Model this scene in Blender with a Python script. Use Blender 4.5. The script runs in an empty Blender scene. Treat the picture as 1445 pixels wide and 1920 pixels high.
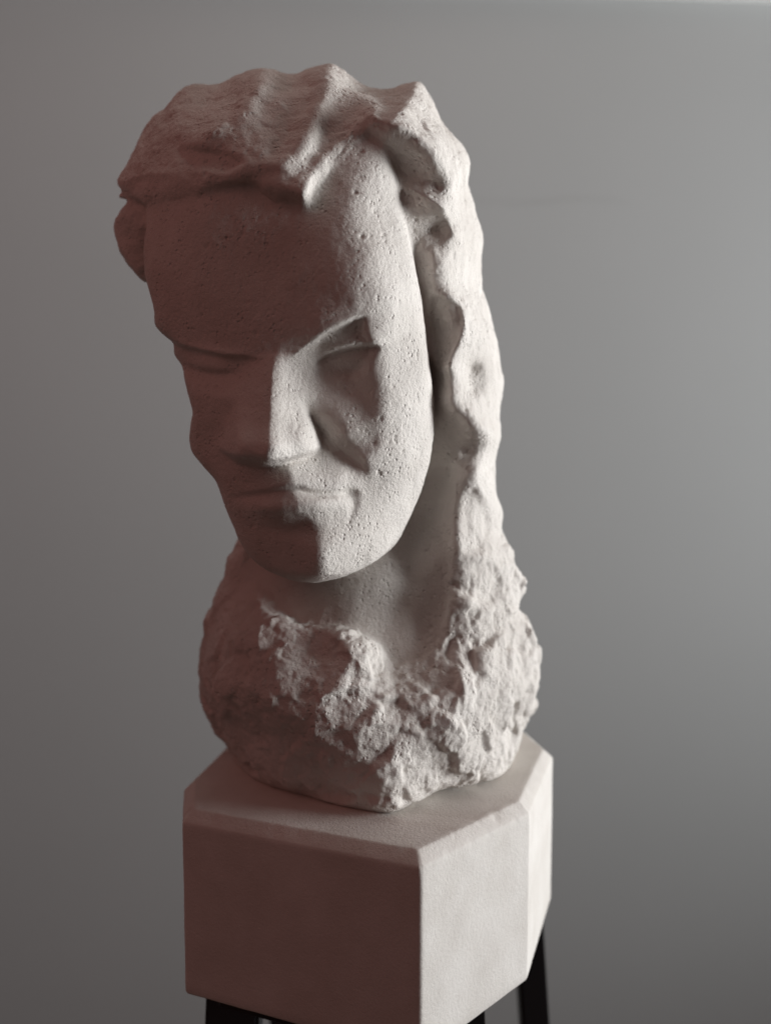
import bpy, bmesh, math, random
import numpy as np

# ------------------------------------------------------------------ camera
S = bpy.context.scene
CAM_H = 1.42                       # lens height above the floor (m)
PITCH = math.radians(4.0)
FPX, CX, CY = 1450.0, 722.5, 960.0  # focal length and centre, in photo pixels
cd = bpy.data.cameras.new("camera"); cam = bpy.data.objects.new("camera", cd)
S.collection.objects.link(cam); S.camera = cam
cam.location = (0, 0, CAM_H); cam.rotation_euler = (math.pi/2 - PITCH, 0, 0)
cd.sensor_fit = 'VERTICAL'; cd.sensor_height = 36.0; cd.sensor_width = 27.09
cd.lens = FPX/1920*36.0; cd.clip_start = 0.02; cd.clip_end = 50
cd.dof.use_dof = True; cd.dof.focus_distance = 0.55; cd.dof.aperture_fstop = 2.2

# ------------------------------------------------------------------ light
W = bpy.data.worlds.new("World"); S.world = W; W.use_nodes = True
bg = W.node_tree.nodes['Background']
bg.inputs[0].default_value = (0.62, 0.405, 0.385, 1); bg.inputs[1].default_value = 0.09
S.view_settings.view_transform = 'Standard'; S.view_settings.look = 'None'
S.view_settings.exposure = 0.0; S.view_settings.gamma = 1.0
S.render.engine = 'CYCLES'; S.cycles.max_bounces = 6; S.cycles.diffuse_bounces = 4
S.cycles.use_denoising = True

def area(name, loc, target, sx, sy, power, col, spread=180):
    l = bpy.data.lights.new(name, 'AREA'); l.shape = 'RECTANGLE'; l.size = sx; l.size_y = sy
    l.energy = power; l.color = col; l.spread = math.radians(spread)
    o = bpy.data.objects.new(name, l); S.collection.objects.link(o); o.location = loc
    from mathutils import Vector
    d = Vector(target) - Vector(loc)
    o.rotation_euler = d.to_track_quat('-Z', 'Y').to_euler()
    return o
# the window at the right
area("window_light", (2.9, 0.54, CAM_H+0.08), (0.0, 0.68, CAM_H+0.58), 1.5, 1.2, 45.0, (0.96, 0.985, 1.0), 96)
# light thrown back by the ceiling
area("ceiling_bounce", (0.15, 0.80, CAM_H+1.2), (0.0, 0.68, CAM_H), 1.2, 0.7, 2.8, (1.0, 0.90, 0.84), 180)
# the dim warm light of the room, from the left and behind the viewer
area("room_light", (-0.95, -0.05, CAM_H+0.75), (-0.02, 0.6, CAM_H-0.1), 1.2, 1.2, 1.15, (1.0, 0.34, 0.295), 150)

# ------------------------------------------------------------------ helpers
def px_to_world(px, py, y):
    """point on the sight line through photo pixel (px,py) at world distance y (m)"""
    a = (px-CX)/FPX; b = (CY-py)/FPX
    c, s = math.cos(PITCH), math.sin(PITCH)
    dy = c + b*s; dz = b*c - s
    return (a*y/dy, y, CAM_H + dz*y/dy)
def px_on_plane(px, py, z):
    a = (px-CX)/FPX; b = (CY-py)/FPX
    c, s = math.cos(PITCH), math.sin(PITCH)
    dy = c + b*s; dz = b*c - s
    t = (z-CAM_H)/dz
    return (a*t, dy*t, z)
def new_mat(name):
    m = bpy.data.materials.new(name); m.use_nodes = True
    return m, m.node_tree, m.node_tree.nodes['Principled BSDF']
def link_obj(name, me, mat=None, parent=None):
    o = bpy.data.objects.new(name, me); S.collection.objects.link(o)
    if mat: me.materials.append(mat)
    if parent: o.parent = parent
    return o
def tag(o, **k):
    for a, b in k.items(): o[a] = b
def stone_mat(name, base, dark, pit, rough=0.95, relief=0.0018):
    m, nt, p = new_mat(name); N = nt.nodes.new; L = nt.links.new
    tc = N('ShaderNodeTexCoord')
    n1 = N('ShaderNodeTexNoise'); n1.inputs['Scale'].default_value = 17; n1.inputs['Detail'].default_value = 8
    n1.inputs['Roughness'].default_value = 0.65
    r = N('ShaderNodeValToRGB'); r.color_ramp.elements[0].position = 0.32; r.color_ramp.elements[1].position = 0.68
    r.color_ramp.elements[0].color = (*dark, 1); r.color_ramp.elements[1].color = (*base, 1)
    L(tc.outputs['Object'], n1.inputs['Vector']); L(n1.outputs['Fac'], r.inputs['Fac'])
    L(r.outputs['Color'], p.inputs['Base Color'])
    p.inputs['Roughness'].default_value = rough; p.inputs['Specular IOR Level'].default_value = 0.2
    # grain and pores
    g = N('ShaderNodeTexNoise'); g.inputs['Scale'].default_value = 420; g.inputs['Detail'].default_value = 5
    g.inputs['Roughness'].default_value = 0.7
    v = N('ShaderNodeTexVoronoi'); v.inputs['Scale'].default_value = 260; v.feature = 'F1'
    w = N('ShaderNodeTexNoise'); w.inputs['Scale'].default_value = 60; w.inputs['Detail'].default_value = 3
    mp = N('ShaderNodeMapRange'); mp.inputs[1].default_value = 0.06; mp.inputs[2].default_value = 0.36
    mk = N('ShaderNodeMapRange'); mk.inputs[1].default_value = 0.46; mk.inputs[2].default_value = 0.60
    mx = N('ShaderNodeMath'); mx.operation = 'MULTIPLY'
    inv = N('ShaderNodeMath'); inv.operation = 'SUBTRACT'; inv.inputs[0].default_value = 1.0
    ad = N('ShaderNodeMath'); ad.operation = 'MULTIPLY_ADD'; ad.inputs[1].default_value = -pit
    for t in (g, v, w): L(tc.outputs['Object'], t.inputs['Vector'])
    L(v.outputs['Distance'], mp.inputs[0]); L(mp.outputs[0], inv.inputs[1])
    L(w.outputs['Fac'], mk.inputs[0]); L(inv.outputs[0], mx.inputs[0]); L(mk.outputs[0], mx.inputs[1])
    L(mx.outputs[0], ad.inputs[0]); L(g.outputs['Fac'], ad.inputs[2])
    b = N('ShaderNodeBump'); b.inputs['Distance'].default_value = relief; b.inputs['Strength'].default_value = 0.85
    L(ad.outputs[0], b.inputs['Height']); L(b.outputs['Normal'], p.inputs['Normal'])
    return m

# ------------------------------------------------------------------ wall and floor
WALL_Y = 1.30
def wall_mat():
    m, nt, p = new_mat("painted_wall"); N = nt.nodes.new; L = nt.links.new
    tc = N('ShaderNodeTexCoord')
    n = N('ShaderNodeTexNoise'); n.inputs['Scale'].default_value = 2.2; n.inputs['Detail'].default_value = 4
    r = N('ShaderNodeValToRGB')
    r.color_ramp.elements[0].color = (0.385, 0.398, 0.392, 1); r.color_ramp.elements[1].color = (0.425, 0.434, 0.43, 1)
    L(tc.outputs['Object'], n.inputs['Vector']); L(n.outputs['Fac'], r.inputs['Fac']); L(r.outputs[0], p.inputs['Base Color'])
    p.inputs['Roughness'].default_value = 0.7; p.inputs['Specular IOR Level'].default_value = 0.25
    n2 = N('ShaderNodeTexNoise'); n2.inputs['Scale'].default_value = 160; n2.inputs['Detail'].default_value = 3
    b = N('ShaderNodeBump'); b.inputs['Distance'].default_value = 0.0008; b.inputs['Strength'].default_value = 0.35
    L(tc.outputs['Object'], n2.inputs['Vector']); L(n2.outputs['Fac'], b.inputs['Height']); L(b.outputs[0], p.inputs['Normal'])
    return m
def box_mesh(name, x0, x1, y0, y1, z0, z1, bev=0.0, seg=2):
    bm = bmesh.new(); bmesh.ops.create_cube(bm, size=1)
    for v in bm.verts:
        v.co = ((x0+x1)/2+v.co.x*(x1-x0), (y0+y1)/2+v.co.y*(y1-y0), (z0+z1)/2+v.co.z*(z1-z0))
    if bev: bmesh.ops.bevel(bm, geom=bm.edges[:], offset=bev, segments=seg, affect='EDGES')
    me = bpy.data.meshes.new(name); bm.to_mesh(me); bm.free(); return me
WM = wall_mat()
CEIL = CAM_H+0.7535
WYAW = math.radians(3.4)
wl = link_obj("wall", box_mesh("wall", -2.2, 2.6, 0, 0.12, 0, CEIL), WM)
wl.location = (0, WALL_Y, 0); wl.rotation_euler = (0, 0, WYAW)
tag(wl, kind="structure", label="plain grey painted wall behind the bust", category="wall")
cm, nt, p = new_mat("white_cornice"); p.inputs['Base Color'].default_value = (0.78, 0.77, 0.75, 1); p.inputs['Roughness'].default_value = 0.9
nz_ = nt.nodes.new('ShaderNodeTexNoise'); nz_.inputs['Scale'].default_value = 90
bp_ = nt.nodes.new('ShaderNodeBump'); bp_.inputs['Distance'].default_value = 0.0006; bp_.inputs['Strength'].default_value = 0.3
nt.links.new(nz_.outputs['Fac'], bp_.inputs['Height']); nt.links.new(bp_.outputs[0], p.inputs['Normal'])
ce = link_obj("cornice", box_mesh("cornice", -2.2, 2.6, -0.05, 0.12, CEIL, CEIL+0.07), cm)
ce.location = (0, WALL_Y, 0); ce.rotation_euler = (0, 0, WYAW)
tag(ce, kind="structure", label="white cornice along the top of the grey wall", category="cornice")
def hairline():
    bm = bmesh.new(); r = random.Random(4); row = []
    for i in range(40):
        x = 0.145+i*0.0068; z = CAM_H+0.428-0.006*math.sin(i*0.16)-i*0.00012+r.uniform(-0.0006, 0.0006); w = 0.0007*math.sin(math.pi*(i+0.6)/40.5)+0.0001
        row.append((bm.verts.new((x, -0.0006, z-w)), bm.verts.new((x, -0.0006, z+w))))
    for p_, q_ in zip(row, row[1:]): bm.faces.new((p_[0], q_[0], q_[1], p_[1]))
    me = bpy.data.meshes.new("hairline_crack"); bm.to_mesh(me); bm.free(); return me
hm, nt, p = new_mat("crack_grey"); p.inputs['Base Color'].default_value = (0.37, 0.37, 0.36, 1); p.inputs['Roughness'].default_value = 0.9
link_obj("hairline_crack", hairline(), hm, wl)
m, nt, p = new_mat("brown_floor")
p.inputs['Roughness'].default_value = 0.6
wv = nt.nodes.new('ShaderNodeTexNoise'); wv.inputs['Scale'].default_value = 6; wv.inputs['Detail'].default_value = 6
rr = nt.nodes.new('ShaderNodeValToRGB')
rr.color_ramp.elements[0].color = (0.10, 0.045, 0.03, 1); rr.color_ramp.elements[1].color = (0.17, 0.08, 0.05, 1)
nt.links.new(wv.outputs['Fac'], rr.inputs['Fac']); nt.links.new(rr.outputs[0], p.inputs['Base Color'])
fl = link_obj("floor", box_mesh("floor", -2.2, 2.4, -1.5, WALL_Y, -0.1, 0.0), m)
tag(fl, kind="structure", label="brown floor under the stand", category="floor")

# ------------------------------------------------------------------ the bust: sculpted as a volume, in millimetres
ST = 2                                  # spacing of the drawing rasters (px)
X0, X1, Y0, Y1 = 150, 1090, 60, 1580
ux = np.arange(X0, X1, ST, dtype=np.float32); uy = np.arange(Y0, Y1, ST, dtype=np.float32)
U, V = np.meshgrid(ux, uy)              # rows = py
def spline(pts, n=8, closed=False):
    P = np.array(pts, float)
    if closed: P = np.vstack([P[-1], P, P[0], P[1]])
    else: P = np.vstack([2*P[0]-P[1], P, 2*P[-1]-P[-2]])
    out = []
    for i in range(1, len(P)-2):
        p0, p1, p2, p3 = P[i-1], P[i], P[i+1], P[i+2]
        for t in np.arange(n)/n:
            out.append(0.5*((2*p1)+(-p0+p2)*t+(2*p0-5*p1+4*p2-p3)*t*t+(-p0+3*p1-3*p2+p3)*t**3))
    if not closed: out.append(P[-2])
    return np.array(out)
def seg_dist(poly, closed=False, sub=None):
    """distance to a polyline, its running parameter and the side (+ = right of travel)"""
    A = np.asarray(poly, float); n = len(A)
    best = np.full(U.shape, 1e9, np.float32); par = np.zeros(U.shape, np.float32); side = np.zeros(U.shape, np.float32)
    m = n if closed else n-1
    for i in range(m):
        a = A[i]; b = A[(i+1) % n]; d = b-a; q = (d*d).sum()+1e-9
        t = np.clip(((U-a[0])*d[0]+(V-a[1])*d[1])/q, 0, 1)
        dx = U-(a[0]+t*d[0]); dy = V-(a[1]+t*d[1]); dd = dx*dx+dy*dy
        k = dd < best
        best = np.where(k, dd, best); par = np.where(k, (i+t)/m, par)
        side = np.where(k, np.sign(d[0]*(V-a[1])-d[1]*(U-a[0])), side)
    return np.sqrt(best), par, side
def poly_sd(pts, smooth=True):
    P = spline(pts, 6, True) if smooth else np.array(pts, float)
    d, _, _ = seg_dist(P, True)
    ins = np.zeros(U.shape, bool)
    for i in range(len(P)):
        a = P[i]; b = P[(i+1) % len(P)]
        c = ((a[1] > V) != (b[1] > V)) & (U < (b[0]-a[0])*(V-a[1])/(b[1]-a[1]+1e-12)+a[0])
        ins ^= c
    return np.where(ins, -d, d).astype(np.float32)
def tps(pts, lam=0.0):
    """smooth surface through (px,py,mm) points"""
    P = np.array(pts, float); x = P[:, :2]/100; z = P[:, 2]; n = len(P)
    def K(r2): return 0.5*r2*np.log(r2+1e-12)
    r2 = ((x[:, None]-x[None])**2).sum(-1)
    M = np.zeros((n+3, n+3)); M[:n, :n] = K(r2)+lam*np.eye(n); M[:n, n] = 1; M[:n, n+1:] = x
    M[n, :n] = 1; M[n+1:, :n] = x.T
    w = np.linalg.solve(M, np.r_[z, 0, 0, 0])
    out = w[n]+w[n+1]*U/100+w[n+2]*V/100
    for i in range(n):
        out = out+w[i]*K((U/100-x[i, 0])**2+(V/100-x[i, 1])**2)
    return out.astype(np.float32)
def blur(F, s):
    r = int(max(1, round(3*s))); k = np.exp(-0.5*(np.arange(-r, r+1)/s)**2); k /= k.sum()
    for ax in (0, 1):
        G = np.pad(F, [(r, r) if a == ax else (0, 0) for a in (0, 1)], mode='edge'); o = np.zeros_like(F)
        for i, c in enumerate(k):
            o += c*(G[i:i+F.shape[0]] if ax == 0 else G[:, i:i+F.shape[1]])
        F = o
    return F
def sstep(x): x = np.clip(x, 0, 1); return x*x*(3-2*x)
def smin(a, b, k):
    h = np.clip(0.5+0.5*(b-a)/k, 0, 1); return b+(a-b)*h-k*h*(1-h)
def smax(a, b, k): return -smin(-a, -b, k)
def curve_amp(par, A):
    A = np.atleast_1d(np.asarray(A, float)); 
    return np.interp(par, np.linspace(0, 1, len(A)), A) if len(A) > 1 else A[0]
def ridge(F, pts, A, wl, wr=None, sharp=True, sm=True):
    """raise a crest (A>0, towards the viewer) or cut a groove (A<0) along a line; wl / wr = reach left / right of travel"""
    P = spline(pts, 6) if sm and len(pts) > 2 else np.array(pts, float)
    d, t, s = seg_dist(P); wr = wl if wr is None else wr
    w = np.where(s > 0, wr, wl)
    f = np.exp(-d/w) if sharp else np.exp(-(d/w)**2)
    return F - curve_amp(t, A)*f
def bump(F, x, y, A, rx, ry=None, rot=0):
    ry = ry or rx; c, s = math.cos(math.radians(rot)), math.sin(math.radians(rot))
    a = ((U-x)*c+(V-y)*s)/rx; b = (-(U-x)*s+(V-y)*c)/ry
    return F - A*np.exp(-(a*a+b*b))
def hollow(F, pts, depth, soft):
    """sink a closed region by depth mm; soft = px over which its rim falls (array or number)"""
    sd = poly_sd(pts); return F + depth*sstep(-sd/soft+0.15)

LAYERS = []
def layer(name, outline, F, k, ys, yback, kb=60.0, shrink=0.45, dpx=1.5):
    sd = poly_sd(outline); F = blur(F.astype(np.float32), dpx/ST)
    gy, gx = np.gradient(F, ST); nrm = 1/np.sqrt(1+(gx**2+gy**2)/0.38**2); nrm = blur(nrm, 1.5)
    LAYERS.append(dict(name=name, sd=sd, F=F, nrm=nrm, k=k, ys=ys, yb=yback, kb=kb, shrink=shrink))

#SCULPT_BEGIN
# ---- face
face_outline = [(262,330),(266,420),(270,500),(275,529),(289,580),(291,608),(302,624),(323,643),(327,665),(341,687),(347,714),(355,745),
 (362,772),(357,794),(354,820),(357,840),(366,857),(388,883),(407,907),(423,950),(440,993),(456,1024),(482,1056),(530,1082),(580,1092),(625,1086),
 (675,1068),(720,1040),(755,1005),(785,955),(803,900),(813,830),(812,750),(804,680),(797,620),(787,550),(772,470),(755,400),(740,335),
 (728,280),(718,225),(690,180),(600,170),(420,200),(300,260)]
F = tps([(480,250,566),(350,260,588),(640,240,562),(700,230,564),(650,180,580),(740,300,562),
 (510,385,547),(350,390,563),(600,385,541),(660,395,537),
 (520,470,541),(440,470,549),(360,470,559),(288,480,580),(610,475,532),(660,470,530),(700,470,533),
 (525,560,537),(440,560,546),(360,560,558),(300,565,576),(620,560,529),(660,560,527),(700,560,529),(740,560,538),
 (528,640,539),(440,620,547),(370,615,560),(310,606,576),(600,625,533),(268,420,602),
 (700,320,549),(735,400,556),(750,490,549),(778,560,559),(785,610,564),(640,290,551),
 (335,700,585),(345,750,580),(362,830,585),(400,760,560),(400,850,566),(440,800,549),(450,880,550),(430,930,566),(470,950,553),(450,1000,572),(500,1010,556),(490,1050,568),
 (490,760,544),(510,860,540),(556,770,545),(545,890,536),
 (575,700,548),(604,700,552.5),(640,708,551.0),(664,704,549.4),(650,745,549.6),(678,775,548.8),(698,828,552.5),(600,750,548.5),(622,780,548.2),(648,812,548.2),(684,860,551.5),(584,786,553),(604,815,556.5),(640,848,556),(668,872,555.5),(704,690,545),(718,730,546.3),(716,765,547.2),(711,835,551.5),(745,680,549.5),(785,700,564),(803,760,581),(760,760,555.5),(760,860,567),(800,860,590),
 (640,890,549),(690,910,559),(740,940,576),(785,940,600),
 (555,930,536),(600,940,541),(640,960,548),(520,960,541),(570,990,544),(600,1040,543),(606,1075,549),(560,1060,552),(520,1060,560),(650,1030,551),(700,1010,567),(660,1065,562),(740,1000,586)])
# sockets under the brows
sdR = poly_sd([(556,668),(578,645),(610,622),(650,602),(684,590),(688,612),(696,630),(714,643),(712,662),(699,692),(694,716),(640,722),(600,704),(574,686)])
softR = 8+np.clip((V-655+0.35*(660-U))*0.75, 0, 85)+np.clip((U-668)*0.8, 0, 28)
F = F+4.4*sstep(-sdR/softR+0.08)
sdL = poly_sd([(312,640),(360,650),(420,662),(470,668),(500,690),(480,725),(420,740),(360,730),(335,700)])
softL = 10+np.clip((V-675)*0.6, 0, 50)
F = F+9.0*sstep(-sdL/softL+0.1)
F = bump(F, 706, 700, 1.0, 22, 26, 10)
F = ridge(F, [(606,700),(640,712),(676,704),(700,684)], [0.3,1.6,1.6,0.4], 7, 12, sharp=False)
# brow edge
F = ridge(F, [(552,668),(580,644),(612,622),(650,602),(692,587)], [2.5,3.2,3.0,1.0], 26, 9)
F = ridge(F, [(500,690),(440,668),(380,655),(325,645)], [2,3.5,3.5,2], 24, 8)
F = bump(F, 728, 612, 3.0, 40, 26, -15)
# lids and eyes
F = bump(F, 652, 636, 1.8, 46, 15, -16)
F = ridge(F, [(590,672),(623,655),(658,645),(700,642),(724,637)], [1.0,3.6,5.0,4.6,1.2], 12, 6)
F = bump(F, 654, 676, 3.0, 42, 13, -10)
F = ridge(F, [(596,680),(625,666),(660,655),(704,652)], -2.8, 5, 5, sharp=False)
F = ridge(F, [(610,690),(650,690),(692,678)], [0.3,1.2,0.8], 10, 5)
F = bump(F, 400, 680, 5.0, 52, 18, 6)
F = ridge(F, [(345,680),(390,692),(440,695),(480,690)], [0.8,2.6,2.4,0.5], 16, 5)
F = ridge(F, [(350,690),(400,702),(450,702)], -2.6, 6, 6, sharp=False)
F = ridge(F, [(408,735),(430,722),(440,715)], -3.0, 10, 10, sharp=False)
F = ridge(F, [(716,642),(748,634),(775,618)], [-1.6,-1.8,-0.6], 4, 6, sharp=False)
# nose: a wedge of planes
P = np.array([(516,668,535),(510,700,530),(508,740,524),(507,790,516),(504,830,509),(500,862,507)], float)
rx = np.interp(V, P[:,1], P[:,0]); ry = np.interp(V, P[:,1], P[:,2])
sl = U-rx
wR = np.interp(V, [660,700,760,820,860],[0.20,0.27,0.32,0.36,0.34]); wL = np.interp(V, [660,700,760,820,860],[0.30,0.36,0.34,0.28,0.26])
N_ = ry+np.where(sl > 0, wR*sl, -wL*sl)
N_ = N_+np.clip(V-862+0.0025*np.clip(np.abs(U-502), 0, 130)**2, 0, None)*2.0+np.clip(668-V, 0, None)*0.6
N_ = bump(N_, 514, 836, 2.6, 24, 22)+2.0*np.exp(-(sl/9.0)**2)+np.clip(V-835, 0, 30)**2*0.0035
N_ = bump(N_, 568, 818, 6.5, 22, 30, -12)      # right wing
N_ = bump(N_, 530, 838, 1.8, 20, 18)
N_ = bump(N_, 456, 828, 4.5, 20, 26)      # left wing
xw = np.interp(V, [740,760,815,842], [552,562,588,591])
N_ = N_+np.clip(U-xw, 0, None)*1.0*sstep((V-742)/40)+np.clip(446-U, 0, None)*0.7*sstep((V-742)/40)
F = ridge(F, [(560,762),(582,796),(594,826),(588,846)], [-1,-2.5,-3,-1.5], 12, 12, sharp=False)
N_ = ridge(N_, [(548,775),(560,800)], -0.8, 10, 10, sharp=False)
F = smin(F, N_, 5.0)
F = bump(F, 478, 862, -5.0, 20, 7, 5)     # nostrils
F = bump(F, 548, 860, -2.6, 20, 7, -14)
# fold from the wing of the nose to the cheek, and the furrow under it
F = ridge(F, [(566,735),(605,775),(650,818),(688,866),(692,892)], [0.2,0.9,1.4,1.6,0.5], 16, 12)
F = ridge(F, [(560,762),(578,790),(598,816),(624,840),(652,860),(684,884)], [-0.6,-1.8,-2.4,-2.2,-1.8,-0.4], 12, 16, sharp=False)
F = hollow(F, [(566,760),(600,795),(640,828),(684,870),(688,890),(660,872),(625,850),(600,842),(588,812)], 1.5, 16.0)
F = ridge(F, [(420,780),(400,830),(405,880)], -2.0, 16, 16, sharp=False)
# cheek bone: edge between the front and side plane of the cheek
F = ridge(F, [(722,640),(708,680),(704,740),(706,800),(703,850)], [1.2,1.8,0.9,0.7,0.3], 50, 36, sharp=False)
F = ridge(F, [(796,640),(798,740),(775,850),(735,940),(690,1010)], [0.5,1.6,1.8,1.6,0.6], 26, 30)
F = ridge(F, [(752,690),(742,790),(715,890)], -1.3, 22, 22, sharp=False)
# lips and chin
F = ridge(F, [(541,876),(545,890),(550,908)], 2.6, 26, 34)
F = ridge(F, [(440,925),(490,918),(545,908),(590,917),(630,918),(660,914)], [0.8,1.8,2.2,2.2,1.6,0.4], 22, 4)
F = ridge(F, [(440,934),(490,928),(550,919),(592,927),(632,926),(664,922)], [-1.4,-2.8,-3.2,-3.6,-3.2,-2], 6.5, 6.5, sharp=False)
F = bump(F, 592, 946, 5.6, 46, 16, -3); F = bump(F, 510, 950, 4.4, 46, 14, -3); F = bump(F, 590, 898, 2.0, 48, 14, 3)
F = ridge(F, [(470,956),(520,959),(560,962),(580,966)], [0.8,1.6,1.8,0.6], 14, 5)
F = hollow(F, [(648,908),(672,920),(678,945),(664,972),(648,985),(650,955),(634,930)], 3.3, 23)
F = bump(F, 540, 992, -4.5, 55, 18, 4)
F = ridge(F, [(566,962),(585,985),(594,1020),(598,1050),(604,1078)], [1.2,2.4,2.8,3.0,2], 30, 34, sharp=False)
F = bump(F, 640, 985, -1.5, 22, 30)
F = F+np.clip(V-1079+0.0006*(U-600)**2, 0, None)*0.5
layer("face", face_outline, F, 8, 598, 700, 40, 0.55)

# ---- hair (cap, fringe and the long locks on the right)
hair_outline = [(223,345),(232,318),(243,298),(262,258),(284,220),(310,205),(328,178),(346,160),(372,152),(408,156),(440,140),(488,129),(520,134),
 (548,141),(582,128),(618,121),(640,130),(664,149),(692,161),(735,159),(779,151),(797,160),(812,190),(826,226),(846,248),(872,272),(887,298),(887,345),
 (904,390),(915,440),(917,520),(928,590),(944,645),(956,705),(953,775),(942,845),(937,920),(946,960),(948,985),(940,1006),(955,1030),(967,1062),(985,1090),
 (975,1130),(900,1160),(850,1080),(800,1000),(764,900),(752,800),(742,700),(735,600),(728,500),(722,400),(714,320),(706,272),(690,258),(664,266),(640,288),(606,334),(588,372),(572,389),(548,378),(520,374),
 (470,342),(420,350),(360,366),(310,372),(262,378)]
H = tps([(225,345,618),(262,352,600),(330,348,566),(400,345,548),(470,335,538),(520,365,536),(572,376,536),(602,328,540),(640,274,548),(690,232,555),
 (240,300,622),(265,255,625),(290,222,628),(320,300,580),(330,215,605),(346,165,640),(372,156,648),(400,260,563),(410,160,640),(450,205,575),(482,140,606),(440,146,630),
 (500,250,552),(540,180,586),(545,146,618),(560,310,534),(560,235,557),(618,126,606),(620,180,580),(600,255,553),(664,152,618),(660,195,582),(692,165,630),(735,163,640),(700,205,560),(715,215,556),
 (760,200,572),(780,156,628),(800,175,626),(800,225,582),(835,252,594),(868,275,635),(885,305,655),(884,350,655),(900,400,662),(912,450,660),
 (745,240,547),(790,262,549),(828,292,558),(850,335,574),(852,378,584),
 (750,300,568),(780,325,570),(820,350,572),(754,345,574),
 (800,374,568),(830,398,573),(850,440,583),(786,415,576),(825,432,586),
 (814,480,576),(842,500,582),(832,545,581),(799,500,580),(808,560,586),
 (866,400,606),(875,470,614),(872,540,610),(895,520,645),(912,560,655),
 (846,556,580),(870,590,584),(856,655,583),(842,690,581),(848,745,587),(880,800,595),(914,808,605),(895,880,610),(906,925,620),(938,966,648),
 (820,620,594),(826,700,600),(833,790,609),(843,860,616),(856,810,612),(878,846,618),(838,910,622),
 (895,640,600),(880,690,603),(885,735,604),(910,690,609),(935,680,650),(948,720,658),(905,770,612),(930,790,642),(940,840,655),(925,880,648),
 (856,905,613),(852,980,607),(850,1050,603),(900,960,617),(900,1020,611),(930,1000,638),(900,1080,615),(960,1070,645),(790,950,640),(800,1040,628)])
# crests of the locks
H = ridge(H, [(704,224),(745,238),(790,259),(830,290),(852,330),(854,378)], [3,4,4.5,4.5,4,2], 34, 9)
H = ridge(H, [(742,352),(770,356),(800,371),(832,394),(850,440)], [3,5.5,6.5,6.5,3], 26, 9)
H = ridge(H, [(812,470),(811,510),(814,550)], [2,3.5,2], 30, 8)
H = ridge(H, [(814,550),(846,554),(869,577),(873,612),(856,654),(840,690),(848,738),(846,758),(880,800),(914,806),(913,842),(895,884),(905,925),(942,968)], [3,4,4.5,4.5,4,4,4,4,4.5,4.5,4,4,4,2], 26, 12)
H = ridge(H, [(848,333),(858,380),(862,425),(866,500),(880,560)], [1,2.5,3,3,1], 14, 14)
H = ridge(H, [(872,300),(886,362),(882,443),(892,530),(915,610),(925,680),(908,748)], [2,3,3,3,2.5,2.5,1.5], 14, 16)
H = hollow(H, [(868,656),(890,622),(908,642),(920,690),(910,730),(882,746),(864,716)], 6.5, 26)
H = hollow(H, [(808,562),(846,561),(865,580),(868,612),(850,655),(836,690),(820,690),(808,640)], 4.5, 10)
H = bump(H, 872, 776, 3.5, 24, 14, 25)
H = ridge(H, [(852,905),(850,980),(848,1052)], 4.5, 30, 9)
H = hollow(H, [(866,925),(892,912),(915,950),(926,1000),(902,1038),(868,1036),(862,980)], 5.5, 20)
H = bump(H, 915, 1050, 4, 30, 16, 10)
# strands on the crown
H = ridge(H, [(618,126),(606,165),(590,205),(574,260),(550,310)], [4,10,10,6,1], 28, 40, sharp=False)
H = ridge(H, [(492,140),(478,165),(440,205),(403,236),(366,262),(330,275)], [4,10,10,11,8,2], 30, 34, sharp=False)
H = ridge(H, [(552,150),(556,190),(540,240),(520,280)], [-3,-9,-9,-4], 24, 24, sharp=False)
H = bump(H, 395, 190, -5, 34, 14, -10)
H = bump(H, 400, 244, 3.5, 22, 14, -30); H = bump(H, 500, 215, -3, 22, 30, 20)
H = bump(H, 372, 158, 4, 30, 10)
H = ridge(H, [(346,164),(312,208),(280,262),(228,342)], [2,3,3,3], 16, 16)
H = hollow(H, [(300,212),(345,206),(352,226),(318,240),(296,236)], 4, 14)
H = hollow(H, [(340,272),(400,276),(450,292),(462,312),(420,326),(350,312),(328,290)], 6, 18)
H = ridge(H, [(224,344),(258,330),(305,326),(350,334)], [4,5,5,1], 26, 9)
H = ridge(H, [(722,192),(692,216),(654,248),(620,278),(592,312),(573,362)], [4,5,5,4.5,4,3.5], 22, 22)
H = ridge(H, [(690,205),(650,238),(612,268),(580,300),(545,330)], [-1,-4,-7,-7,-2], 20, 24, sharp=False)
H = ridge(H, [(735,168),(712,185),(692,198)], [-4,-4,-2], 22, 22, sharp=False)
H = ridge(H, [(780,154),(772,185),(752,212),(728,232)], [4,5,5,4], 18, 20)
H = bump(H, 572, 362, 3.5, 20, 24); H = bump(H, 540, 352, 2.5, 30, 14, 20)
H = bump(H, 500, 330, -2.5, 30, 14)
layer("hair", hair_outline, H, 12, 655, 830, 90, 0.75)

# ---- hair on the far left, beside the temple
Lf = tps([(215,420,632),(240,380,622),(262,420,610),(245,460,616),(272,500,618),(270,530,626),(300,450,620),(230,450,626)])
Lf = bump(bump(Lf, 250, 470, -3, 14, 26, -25), 236, 402, 3, 16, 14)
Lf = ridge(Lf, [(240,378),(228,405),(236,440),(262,510)], [3,3,2,1], 8, 14)
layer("hair", [(226,366),(240,376),(225,398),(213,420),(218,450),(232,482),(246,503),(275,529),(330,540),(360,420),(300,340)], Lf, 4, 640, 735, 40, 0.9)

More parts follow.
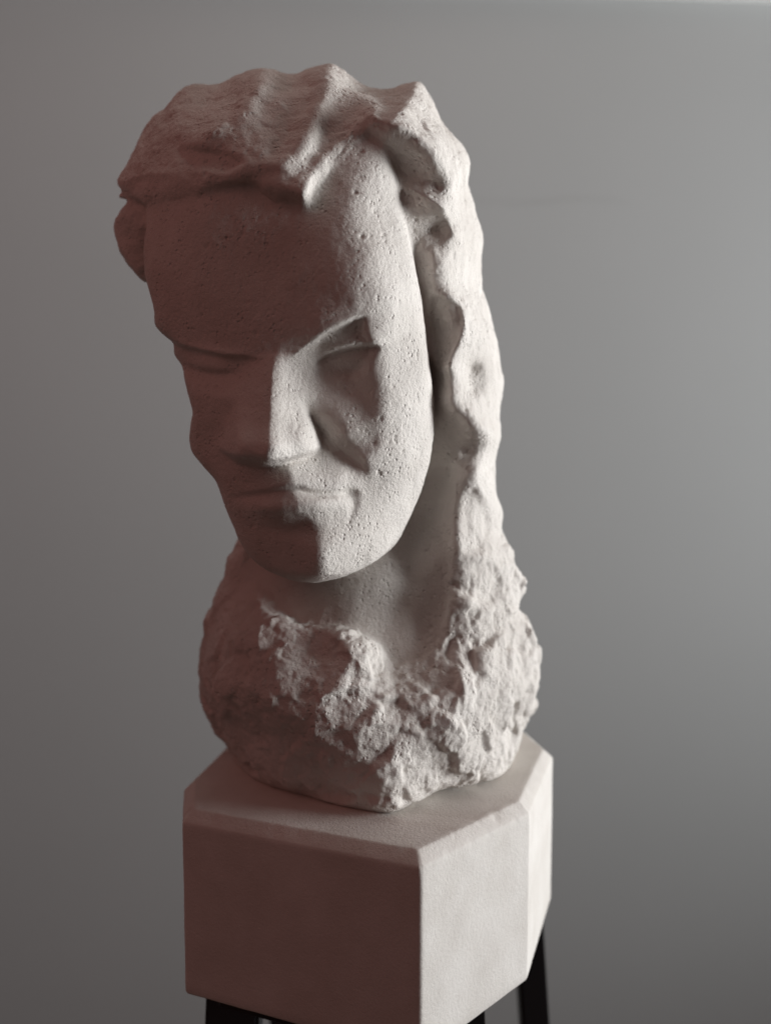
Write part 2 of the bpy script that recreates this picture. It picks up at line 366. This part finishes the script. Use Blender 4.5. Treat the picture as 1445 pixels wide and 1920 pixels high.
# ---- neck
N1 = tps([(500,1100,628),(560,1125,616),(640,1110,606),(640,1180,600),(720,1080,608),(720,1180,604),(780,1000,624),(790,1100,613),(828,950,622),(840,1060,610),
 (740,1240,596),(800,1180,607),(640,950,620),(520,1000,640)])
N1 = N1-3
N1 = ridge(N1, [(838,900),(826,980),(800,1080),(750,1190)], [1,2,2,1.5], 24, 24, sharp=False)
N1 = ridge(N1, [(770,1010),(760,1100),(735,1210)], [-1,-1.5,-1.5], 26, 26, sharp=False)
layer("face", [(450,1000),(462,1080),(500,1170),(640,1260),(760,1300),(860,1220),(880,1060),(868,930),(800,820),(600,840)], N1, 12, 660, 800, 60, 0.3)

# ---- rough chest block
block_outline = [(428,1042),(456,1024),(470,1070),(510,1130),(560,1165),(640,1180),(700,1205),(735,1245),(790,1215),(840,1150),(846,1060),(880,1020),(940,1000),(955,1030),(967,1060),
 (986,1086),(985,1112),(970,1132),(1000,1162),(1013,1212),(1015,1290),(1008,1342),(986,1366),(972,1402),(940,1455),(872,1472),(800,1488),(738,1532),(690,1529),(620,1517),
 (560,1496),(505,1481),(470,1465),(442,1430),(418,1394),(394,1370),(373,1332),(367,1288),(372,1200),(386,1150),(402,1110),(420,1074)]
B = tps([(430,1045,640),(395,1130,645),(375,1220,648),(372,1300,645),(400,1365,642),(440,1420,632),(470,1120,622),(440,1200,590),(500,1170,588),(560,1185,579),(480,1260,567),(560,1250,565),
 (430,1290,581),(460,1380,604),(520,1450,588),(560,1490,590),(620,1505,574),(690,1522,562),(737,1525,559),(742,1485,557),(690,1435,553),(610,1385,556),(560,1345,557),(500,1310,562),
 (640,1280,558),(600,1220,574),(650,1205,570),(690,1225,568),(735,1250,584),(715,1300,563),(780,1290,572),(770,1350,561),(760,1420,557),(850,1290,574),(860,1380,571),(850,1450,580),
 (800,1480,572),(800,1210,600),(900,1250,592),(905,1400,590),(940,1440,612),(960,1300,616),(955,1400,625),(1000,1200,648),(1008,1290,650),(985,1350,650),(960,1130,640),(900,1130,604),(865,1090,602),
 (970,1085,648),(930,1040,634)])
B = ridge(B, [(430,1280),(500,1312),(560,1348),(620,1395),(690,1438),(742,1486)], [1.5,3,3.5,3.5,3.5,2], 26, 16)
B = ridge(B, [(742,1486),(790,1420),(850,1350),(862,1290),(850,1220)], [1,1,4,4,2], 20, 20)
B = ridge(B, [(640,1190),(655,1240),(620,1300),(610,1350)], [1.5,2,2,1], 16, 12)
B = ridge(B, [(735,1225),(742,1290),(738,1350)], [-3,-3,-1], 18, 18, sharp=False)
B = hollow(B, [(690,1228),(718,1225),(728,1252),(712,1275),(692,1262)], 4, 14)
B = hollow(B, [(870,1210),(895,1200),(905,1250),(895,1290),(872,1270)], 4.5, 22)
B = hollow(B, [(880,1110),(930,1090),(955,1105),(920,1140),(885,1150)], 5.5, 20)
B = hollow(B, [(968,1190),(985,1200),(992,1290),(975,1300),(960,1250)], 5, 22)
B = hollow(B, [(940,1390),(960,1350),(970,1380),(950,1440)], 6, 12)
B = ridge(B, [(855,1072),(900,1078),(960,1060),(985,1090)], [3,4,4,2], 12, 12)
layer("block", block_outline, B, 14, 655, 800, 60, 0.25)
#SCULPT_END

def sdf(X, Y, Z):
    c, s = math.cos(PITCH), math.sin(PITCH)
    dep = Y*c-Z*s
    px = (CX+FPX*X/dep-X0)/ST; py = (CY-FPX*(Y*s+Z*c)/dep-Y0)/ST
    px = np.clip(px, 0, len(ux)-1.01); py = np.clip(py, 0, len(uy)-1.01)
    i = px.astype(np.int32); j = py.astype(np.int32); fx = (px-i).astype(np.float32); fy = (py-j).astype(np.float32)
    k00 = j*len(ux)+i
    w00 = (1-fx)*(1-fy); w10 = fx*(1-fy); w01 = (1-fx)*fy; w11 = fx*fy; n = len(ux)
    def look(F):
        f = F.ravel(); return f[k00]*w00+f[k00+1]*w10+f[k00+n]*w01+f[k00+n+1]*w11
    tot = None; lid_ = np.zeros(X.shape, np.int8)
    for q, L in enumerate(LAYERS):
        a = look(L['sd'])*Y/FPX
        e = np.clip(Y-L['ys'], 0, None); a = a+L['shrink']*e
        b = (look(L['F'])-Y)*look(L['nrm'])
        d = smax(smax(a, b, L['k']), Y-L['yb'], L['kb'])
        if tot is None: tot = d
        else:
            lid_ = np.where(d < tot, q, lid_)
            tot = smin(tot, d, 7.0)
    # sawn flat foot
    tot = np.maximum(tot, FOOT-Z)
    return tot.astype(np.float32), lid_
TOPZ = (px_to_world(790, 1605, 0.5)[2]-CAM_H)         # top of the plinth relative to the lens
FOOT = TOPZ*1000.0

VOX = 1.25
gx = np.arange(-262, 215, VOX, dtype=np.float32); gy_ = np.arange(494, 862, VOX, dtype=np.float32); gz = np.arange(FOOT-4, 325, VOX, dtype=np.float32)
R = 5
nx, ny, nz = [(len(g)//R)*R for g in (gx, gy_, gz)]
gx, gy_, gz = gx[:nx], gy_[:ny], gz[:nz]
cxs, cys, czs = gx.reshape(-1, R).mean(1), gy_.reshape(-1, R).mean(1), gz.reshape(-1, R).mean(1)
A3 = np.meshgrid(cxs, cys, czs, indexing='ij')
co, _ = sdf(*[a.ravel() for a in A3]); co = co.reshape(A3[0].shape)
act = np.abs(co) < 11
sg = co > 0
for ax in range(3):
    dif = np.diff(sg, axis=ax)
    pad = [(0, 0)]*3; pad[ax] = (1, 0); act |= np.pad(dif, pad); pad[ax] = (0, 1); act |= np.pad(dif, pad)
vol = np.repeat(np.repeat(np.repeat(co, R, 0), R, 1), R, 2)
fa = np.repeat(np.repeat(np.repeat(act, R, 0), R, 1), R, 2)
I, J, Kk = np.nonzero(fa)
for s0 in range(0, len(I), 2000000):
    sl_ = slice(s0, s0+2000000)
    d, _ = sdf(gx[I[sl_]], gy_[J[sl_]], gz[Kk[sl_]]); vol[I[sl_], J[sl_], Kk[sl_]] = d
del I, J, Kk, fa

def surface_nets(v):
    s = v < 0
    c = np.zeros([n-1 for n in v.shape], np.uint8)
    for a in (0, 1):
        for b in (0, 1):
            for d in (0, 1):
                c += s[a:a+c.shape[0], b:b+c.shape[1], d:d+c.shape[2]]
    cell = (c > 0) & (c < 8); del c
    ci, cj, ck = np.nonzero(cell)
    idx = np.full(cell.shape, -1, np.int32); idx[ci, cj, ck] = np.arange(len(ci))
    acc = np.zeros((len(ci), 3)); cnt = np.zeros(len(ci))
    cor = {}
    for a in (0, 1):
        for b in (0, 1):
            for d in (0, 1): cor[a, b, d] = v[ci+a, cj+b, ck+d]
    for ax in range(3):
        for p in (0, 1):
            for q in (0, 1):
                lo = [p, q]; lo.insert(ax, 0); hi = [p, q]; hi.insert(ax, 1)
                f0, f1 = cor[tuple(lo)], cor[tuple(hi)]; m_ = (f0 < 0) != (f1 < 0)
                t = np.where(m_, f0/(f0-f1+1e-20), 0)
                pos = np.array(lo, float)[None].repeat(len(ci), 0); pos[:, ax] = t
                acc += pos*m_[:, None]; cnt += m_
    P = acc/cnt[:, None]+np.stack([ci, cj, ck], 1)
    quads = []
    for ax in range(3):
        a0 = [slice(0, -1)]*3; a1 = [slice(0, -1)]*3; a1[ax] = slice(1, None)
        a0 = [slice(None)]*3; a1 = [slice(None)]*3; a0[ax] = slice(0, -1); a1[ax] = slice(1, None)
        e = s[tuple(a0)] != s[tuple(a1)]
        ei, ej, ek = np.nonzero(e); E = [ei, ej, ek]
        o1, o2 = [x for x in range(3) if x != ax]
        ok = (E[o1] > 0) & (E[o2] > 0) & (E[o1] < v.shape[o1]-1) & (E[o2] < v.shape[o2]-1)
        E = [x[ok] for x in E]; inside = s[tuple(E)]
        def at(d1, d2):
            q = [x.copy() for x in E]; q[o1] -= d1; q[o2] -= d2; return idx[tuple(q)]
        Q = np.stack([at(1, 1), at(0, 1), at(0, 0), at(1, 0)], 1)
        flip = ~inside if ax != 1 else inside
        Q[flip] = Q[flip][:, ::-1]; quads.append(Q)
    return P, np.vstack(quads)
P3, QD = surface_nets(vol)
del vol
VX = np.stack([gx[0]+P3[:, 0]*VOX, gy_[0]+P3[:, 1]*VOX, gz[0]+P3[:, 2]*VOX], 1)

def vnorm(Vt, Q):
    n = np.cross(Vt[Q[:, 2]]-Vt[Q[:, 0]], Vt[Q[:, 3]]-Vt[Q[:, 1]])
    o = np.zeros_like(Vt)
    for k in range(4):
        for a in range(3): o[:, a] += np.bincount(Q[:, k], n[:, a], len(Vt))
    return o/(np.linalg.norm(o, axis=1)[:, None]+1e-12)
rng = np.random.default_rng(7)
LAT = rng.random((64, 64, 64)).astype(np.float32)
def vnoise(p):
    i = np.floor(p).astype(int); f = p-i; f = f*f*(3-2*f); o = 0
    for a in (0, 1):
        for b in (0, 1):
            for c in (0, 1):
                w = (f[:, 0] if a else 1-f[:, 0])*(f[:, 1] if b else 1-f[:, 1])*(f[:, 2] if c else 1-f[:, 2])
                o = o+w*LAT[(i[:, 0]+a) % 64, (i[:, 1]+b) % 64, (i[:, 2]+c) % 64]
    return o*2-1
def fbm(p, octs, gain=0.5, ridged=False):
    o = 0; a = 1.0; t = 0
    for k in range(octs):
        n = vnoise(p*(2.03**k)+17.3*k); o = o+a*((1-2*np.abs(n)) if ridged else n); t += a; a *= gain
    return o/t
def facets(p, size, seed):
    """tilted chip planes: each cell of a jittered lattice has its own plane"""
    r = np.random.default_rng(seed); J_ = r.random((32, 32, 32, 3)); G_ = r.normal(size=(32, 32, 32, 3)); H_ = r.normal(size=(32, 32, 32))
    q = p/size; b = np.floor(q).astype(int); best = np.full(len(p), 1e9); out = np.zeros(len(p))
    for a in (-1, 0, 1):
        for c in (-1, 0, 1):
            for d in (-1, 0, 1):
                k = b+np.array([a, c, d]); m_ = k % 32; s_ = k+J_[m_[:, 0], m_[:, 1], m_[:, 2]]
                dv = q-s_; dd = (dv*dv).sum(1); w = dd < best
                g = G_[m_[:, 0], m_[:, 1], m_[:, 2]]
                out = np.where(w, (dv*g).sum(1)*0.8+0.35*H_[m_[:, 0], m_[:, 1], m_[:, 2]], out); best = np.where(w, dd, best)
    return out
NV = vnorm(VX, QD)
_, LID = sdf(VX[:, 0].astype(np.float32), VX[:, 1].astype(np.float32), VX[:, 2].astype(np.float32))
names = np.array([l['name'] for l in LAYERS]); VL = names[LID]
# how rough each place is: chest broken stone, hair bush-hammered, face finely dressed
dep = VX[:, 1]*math.cos(PITCH)-VX[:, 2]*math.sin(PITCH)
VPX = CX+FPX*VX[:, 0]/dep; VPY = CY-FPX*(VX[:, 1]*math.sin(PITCH)+VX[:, 2]*math.cos(PITCH))/dep
blk = np.where(VL == 'block', 1.0, 0.0)
# smooth the mask over the mesh
for _ in range(5):
    acc = np.zeros(len(VX)); cnt = np.zeros(len(VX)); fm = blk[QD].mean(1)
    for k in range(4): acc += np.bincount(QD[:, k], fm, len(VX)); cnt += np.bincount(QD[:, k], minlength=len(VX))
    blk = acc/np.maximum(cnt, 1)
hairm = np.where(VL == 'hair', 1.0, 0.0)
lo = np.clip((VPY-880)/160, 0, 1)*hairm
foot = np.clip((VX[:, 2]-FOOT-1.0)/6.0, 0, 1)
warp = np.stack([vnoise(VX/14+k*9.1) for k in range(3)], 1)*3.0
def relax(f, n):
    for _ in range(n):
        acc = np.zeros(len(VX)); cnt = np.zeros(len(VX)); fm = f[QD].mean(1)
        for k in range(4): acc += np.bincount(QD[:, k], fm, len(VX)); cnt += np.bincount(QD[:, k], minlength=len(VX))
        f = acc/np.maximum(cnt, 1)
    return f
def zone(pts, soft):
    r = sstep(-poly_sd(pts)/soft+0.5); i = np.clip(((VPX-X0)/ST).astype(int), 0, len(ux)-1); j = np.clip(((VPY-Y0)/ST).astype(int), 0, len(uy)-1)
    return r[j, i]
rough = np.clip(blk+0.45*lo, 0, 1)
calm = 1+0.15*zone([(380,1290),(440,1290),(500,1318),(560,1352),(620,1400),(690,1446),(742,1494),(745,1545),(560,1530),(360,1420)], 30)
calm *= 1-0.3*zone([(360,1060),(470,1010),(520,1140),(440,1190),(400,1260),(355,1300)], 50)
rough *= calm
def pits(p, size, keep, rmin, rmax, seed):
    r = np.random.default_rng(seed); J_ = r.random((32, 32, 32, 3)); Rr = np.where(r.random((32, 32, 32)) < keep, rmin+(rmax-rmin)*r.random((32, 32, 32))**2, 1e-3)
    q = p/size; b = np.floor(q).astype(int); out = np.zeros(len(p))
    for a in (-1, 0, 1):
        for c in (-1, 0, 1):
            for d in (-1, 0, 1):
                k = b+np.array([a, c, d]); m_ = k % 32; dv = (q-k-J_[m_[:, 0], m_[:, 1], m_[:, 2]])*size
                rad = Rr[m_[:, 0], m_[:, 1], m_[:, 2]]; t = np.clip(1-(dv*dv).sum(1)/(rad*rad), 0, 1)
                out = np.maximum(out, t*rad*0.55)
    return out
dsp = rough*(relax(2.7*facets(VX+warp, 27.0, 13), 3)+relax(0.8*facets(VX+warp*0.4, 11.0, 5), 1)+0.7*fbm(VX/7.0, 2, 0.5)+0.95*fbm(VX/3.4, 3, 0.6))
wear = np.clip(fbm(VX/30.0, 2, 0.5)*2.2+0.55, 0.1, 1)
dsp += (1-rough)*(hairm*(np.where(VPY < 480, 1.5, 0.8)*fbm(VX/14.0, 3, 0.5)+relax(0.55*facets(VX+warp, 15.0, 8), 2)+0.36*fbm(VX/3.2, 2, 0.6))+(1-hairm)*(0.6*fbm(VX/20.0, 3, 0.5)+relax(0.25*facets(VX+warp, 18.0, 9), 3)+0.24*fbm(VX/2.6, 2, 0.6)))
dsp -= (1-rough)*wear*(pits(VX, 6.5, 0.7, 0.8, 2.3, 21)+0.8*pits(VX, 4.0, 0.6, 0.7, 1.4, 22))
VX = VX+NV*(dsp*foot)[:, None]
NV = vnorm(VX, QD)

VW = (VX/1000.0); VW[:, 2] += CAM_H
base = np.array([(VW[:, 0].min()+VW[:, 0].max())/2, 0.66, TOPZ+CAM_H])
STONE = stone_mat("carved_limestone", (0.735, 0.69, 0.645), (0.62, 0.575, 0.53), 0.8)
bust = bpy.data.objects.new("stone_bust", None); S.collection.objects.link(bust); bust.location = base
tag(bust, label="carved pale limestone head with wavy hair on a rough uncut chest, standing on the plinth", category="bust")
code = np.select([VL == 'face', VL == 'hair'], [0, 1], 2)
cq = np.sort(code[QD], axis=1); fcode = cq[:, 1]
for c_, nm in enumerate(("face", "hair", "rough_chest")):
    q = QD[fcode == c_]; used = np.unique(q); rem = np.full(len(VW), -1, np.int32); rem[used] = np.arange(len(used))
    me = bpy.data.meshes.new(nm); me.vertices.add(len(used)); me.vertices.foreach_set('co', (VW[used]-base).astype(np.float32).ravel())
    me.loops.add(len(q)*4); me.loops.foreach_set('vertex_index', rem[q].ravel())
    me.polygons.add(len(q)); me.polygons.foreach_set('loop_start', np.arange(len(q), dtype=np.int32)*4)
    me.polygons.foreach_set('use_smooth', np.ones(len(q), bool))
    me.update(calc_edges=True); me.validate()
    me.normals_split_custom_set_from_vertices(NV[used].tolist())
    link_obj(nm, me, STONE, bust)
print("bust quads", len(QD))

# ------------------------------------------------------------------ plinth
PZ = TOPZ+CAM_H
plan = [px_on_plane(x, y, PZ)[:2] for x, y in ((342,1524),(790,1607),(992,1507),(1036,1405),(990,1366))]
plan += [(0.02, 0.90), (-0.135, 0.80), (-0.166, 0.62)]
bl = 0.1435
def rounded(poly, r, n=5):
    out = []
    for i in range(len(poly)):
        p0, p1, p2 = [np.array(poly[(i+k) % len(poly)], float) for k in (-1, 0, 1)]
        a = (p0-p1)/np.linalg.norm(p0-p1); b = (p2-p1)/np.linalg.norm(p2-p1)
        h = math.acos(np.clip(a@b, -1, 1))/2; t = r/math.tan(h); A = p1+a*t; B = p1+b*t
        c = p1+(a+b)/np.linalg.norm(a+b)*r/math.sin(h)
        u = (A-c)/r; v = (B-c)/r; w = math.acos(np.clip(u@v, -1, 1))
        for k in range(n):
            q = k/(n-1); d = (math.sin((1-q)*w)*u+math.sin(q*w)*v)/max(math.sin(w), 1e-6); out.append((c+d*r, d))
    return out
def plinth():
    bm = bmesh.new(); e = 0.0088; rings = []
    prof = [(e+0.0035, 0.0), (e+0.0008, 0.0), (e-0.0003, -0.0002), (e*0.85, -e*0.10), (e*0.6, -e*0.32), (e*0.35, -e*0.55), (e*0.10, -e*0.78), (0.0003, -e*0.88)]
    prof += [(0, -e*0.9-k) for k in (0.002, 0.005, 0.009)]+[(0, -z) for z in np.arange(0.020, bl-0.004, 0.006)]+[(0, -bl+0.003), (0.001, -bl+0.001), (0.004, -bl)]
    def dense(L_):
        P_ = [np.array(p_) for p_, d_ in L_]; out = []
        for i in range(0, len(P_), 6):
            out += P_[i:i+6]; a_, b_ = P_[i+5], P_[(i+6) % len(P_)]
            out += [a_+(b_-a_)*k/48 for k in range(1, 48)]
        return out
    def inset(ins):
        m_ = len(plan); L_ = []
        ar = sum(plan[i][0]*plan[(i+1) % m_][1]-plan[(i+1) % m_][0]*plan[i][1] for i in range(m_))
        for i in range(m_):
            p0, p1 = np.array(plan[i], float), np.array(plan[(i+1) % m_], float); d = (p1-p0)/np.linalg.norm(p1-p0)
            n_ = np.array((-d[1], d[0]))*(1 if ar > 0 else -1); L_.append((p0+n_*ins, d))
        out = []
        for i in range(m_):
            (a_, d), (b_, e_) = L_[i-1], L_[i]; t = np.linalg.solve(np.array([d, -e_]).T, b_-a_); out.append(a_+d*t[0])
        return out
    for ins, z in prof:
        rings.append([bm.verts.new((p_[0], p_[1]-0.66, z)) for p_ in dense(rounded(inset(ins), 0.0035, 6))])
    n = len(rings[0]); al = [v for r_ in rings for v in r_]
    Q_ = np.array([v.co[:] for v in al])*1000
    cen = np.array([np.mean([p_[0] for p_ in plan]), np.mean([p_[1] for p_ in plan])-0.66])*1000
    rad = Q_[:, :2]-cen; rad /= np.linalg.norm(rad, axis=1)[:, None]
    near = np.exp(-np.abs(Q_[:, 2]+e*400)/9.0)
    dq = 0.35*fbm(Q_/22.0, 2)+0.14*fbm(Q_/5.0, 2)-near*np.clip(fbm(Q_/7.0+3.3, 3)-0.25, 0, 1)*3.0
    for v, d_, k in zip(al, rad, dq): v.co.x += d_[0]*k*0.001; v.co.y += d_[1]*k*0.001; v.co.z += min(k, 0)*0.0006 if v.co.z > -bl+0.004 else 0
    for a_, b_ in zip(rings, rings[1:]):
        for i in range(n): bm.faces.new((a_[i], a_[(i+1) % n], b_[(i+1) % n], b_[i]))
    bm.faces.new(rings[0]); bm.faces.new(rings[-1][::-1])
    bmesh.ops.recalc_face_normals(bm, faces=bm.faces)
    for f in bm.faces: f.smooth = True
    me = bpy.data.meshes.new("plinth"); bm.to_mesh(me); bm.free()
    return me
PST = stone_mat("sawn_limestone", (0.73, 0.695, 0.655), (0.62, 0.58, 0.535), 0.2, 0.95, 0.0006)
pl = link_obj("stone_plinth", plinth(), PST); pl.location = (0, 0.66, PZ)
tag(pl, label="smooth pale limestone block with cut corners under the bust", category="plinth")

# ------------------------------------------------------------------ black stand
BM_, nt, p = new_mat("black_paint"); p.inputs['Base Color'].default_value = (0.012, 0.012, 0.014, 1); p.inputs['Roughness'].default_value = 0.45
zb = PZ-bl
st = bpy.data.objects.new("black_stand", None); S.collection.objects.link(st); st.location = (0, 0.66, 0)
tag(st, label="black stand with splayed legs carrying the stone block", category="stand")
def plate():
    bm = bmesh.new(); c = np.mean(plan, 0)
    vs = [bm.verts.new((c[0]+(x-c[0])*0.86, c[1]+(y-c[1])*0.86-0.66, zb)) for x, y in plan]; f = bm.faces.new(vs)
    r = bmesh.ops.extrude_face_region(bm, geom=[f])
    for v in r['geom']:
        if isinstance(v, bmesh.types.BMVert): v.co.z -= 0.022
    bmesh.ops.recalc_face_normals(bm, faces=bm.faces); bmesh.ops.bevel(bm, geom=bm.edges[:], offset=0.002, segments=1, affect='EDGES')
    me = bpy.data.meshes.new("top_plate"); bm.to_mesh(me); bm.free(); return me
link_obj("top_plate", plate(), BM_, st)
def leg(xt, yt, xb, yb, w, d):
    bm = bmesh.new(); bmesh.ops.create_cube(bm, size=1)
    for v in bm.verts:
        t = 1 if v.co.z > 0 else 0
        x, y, z = (xt, yt, zb-0.020) if t else (xb, yb, 0.0)
        v.co = (x+v.co.x*w, y-0.66+v.co.y*d, z)
    bmesh.ops.bevel(bm, geom=bm.edges[:], offset=0.003, segments=2, affect='EDGES')
    me = bpy.data.meshes.new("leg"); bm.to_mesh(me); bm.free(); return me
for a in ((-0.124, 0.615, -0.165, 0.57, 0.044, 0.03), (0.140, 0.75, 0.222, 0.80, 0.028, 0.03), (0.068, 0.60, 0.105, 0.56, 0.022, 0.022), (-0.10, 0.80, -0.16, 0.88, 0.030, 0.03)):
    link_obj("leg", leg(*a), BM_, st)
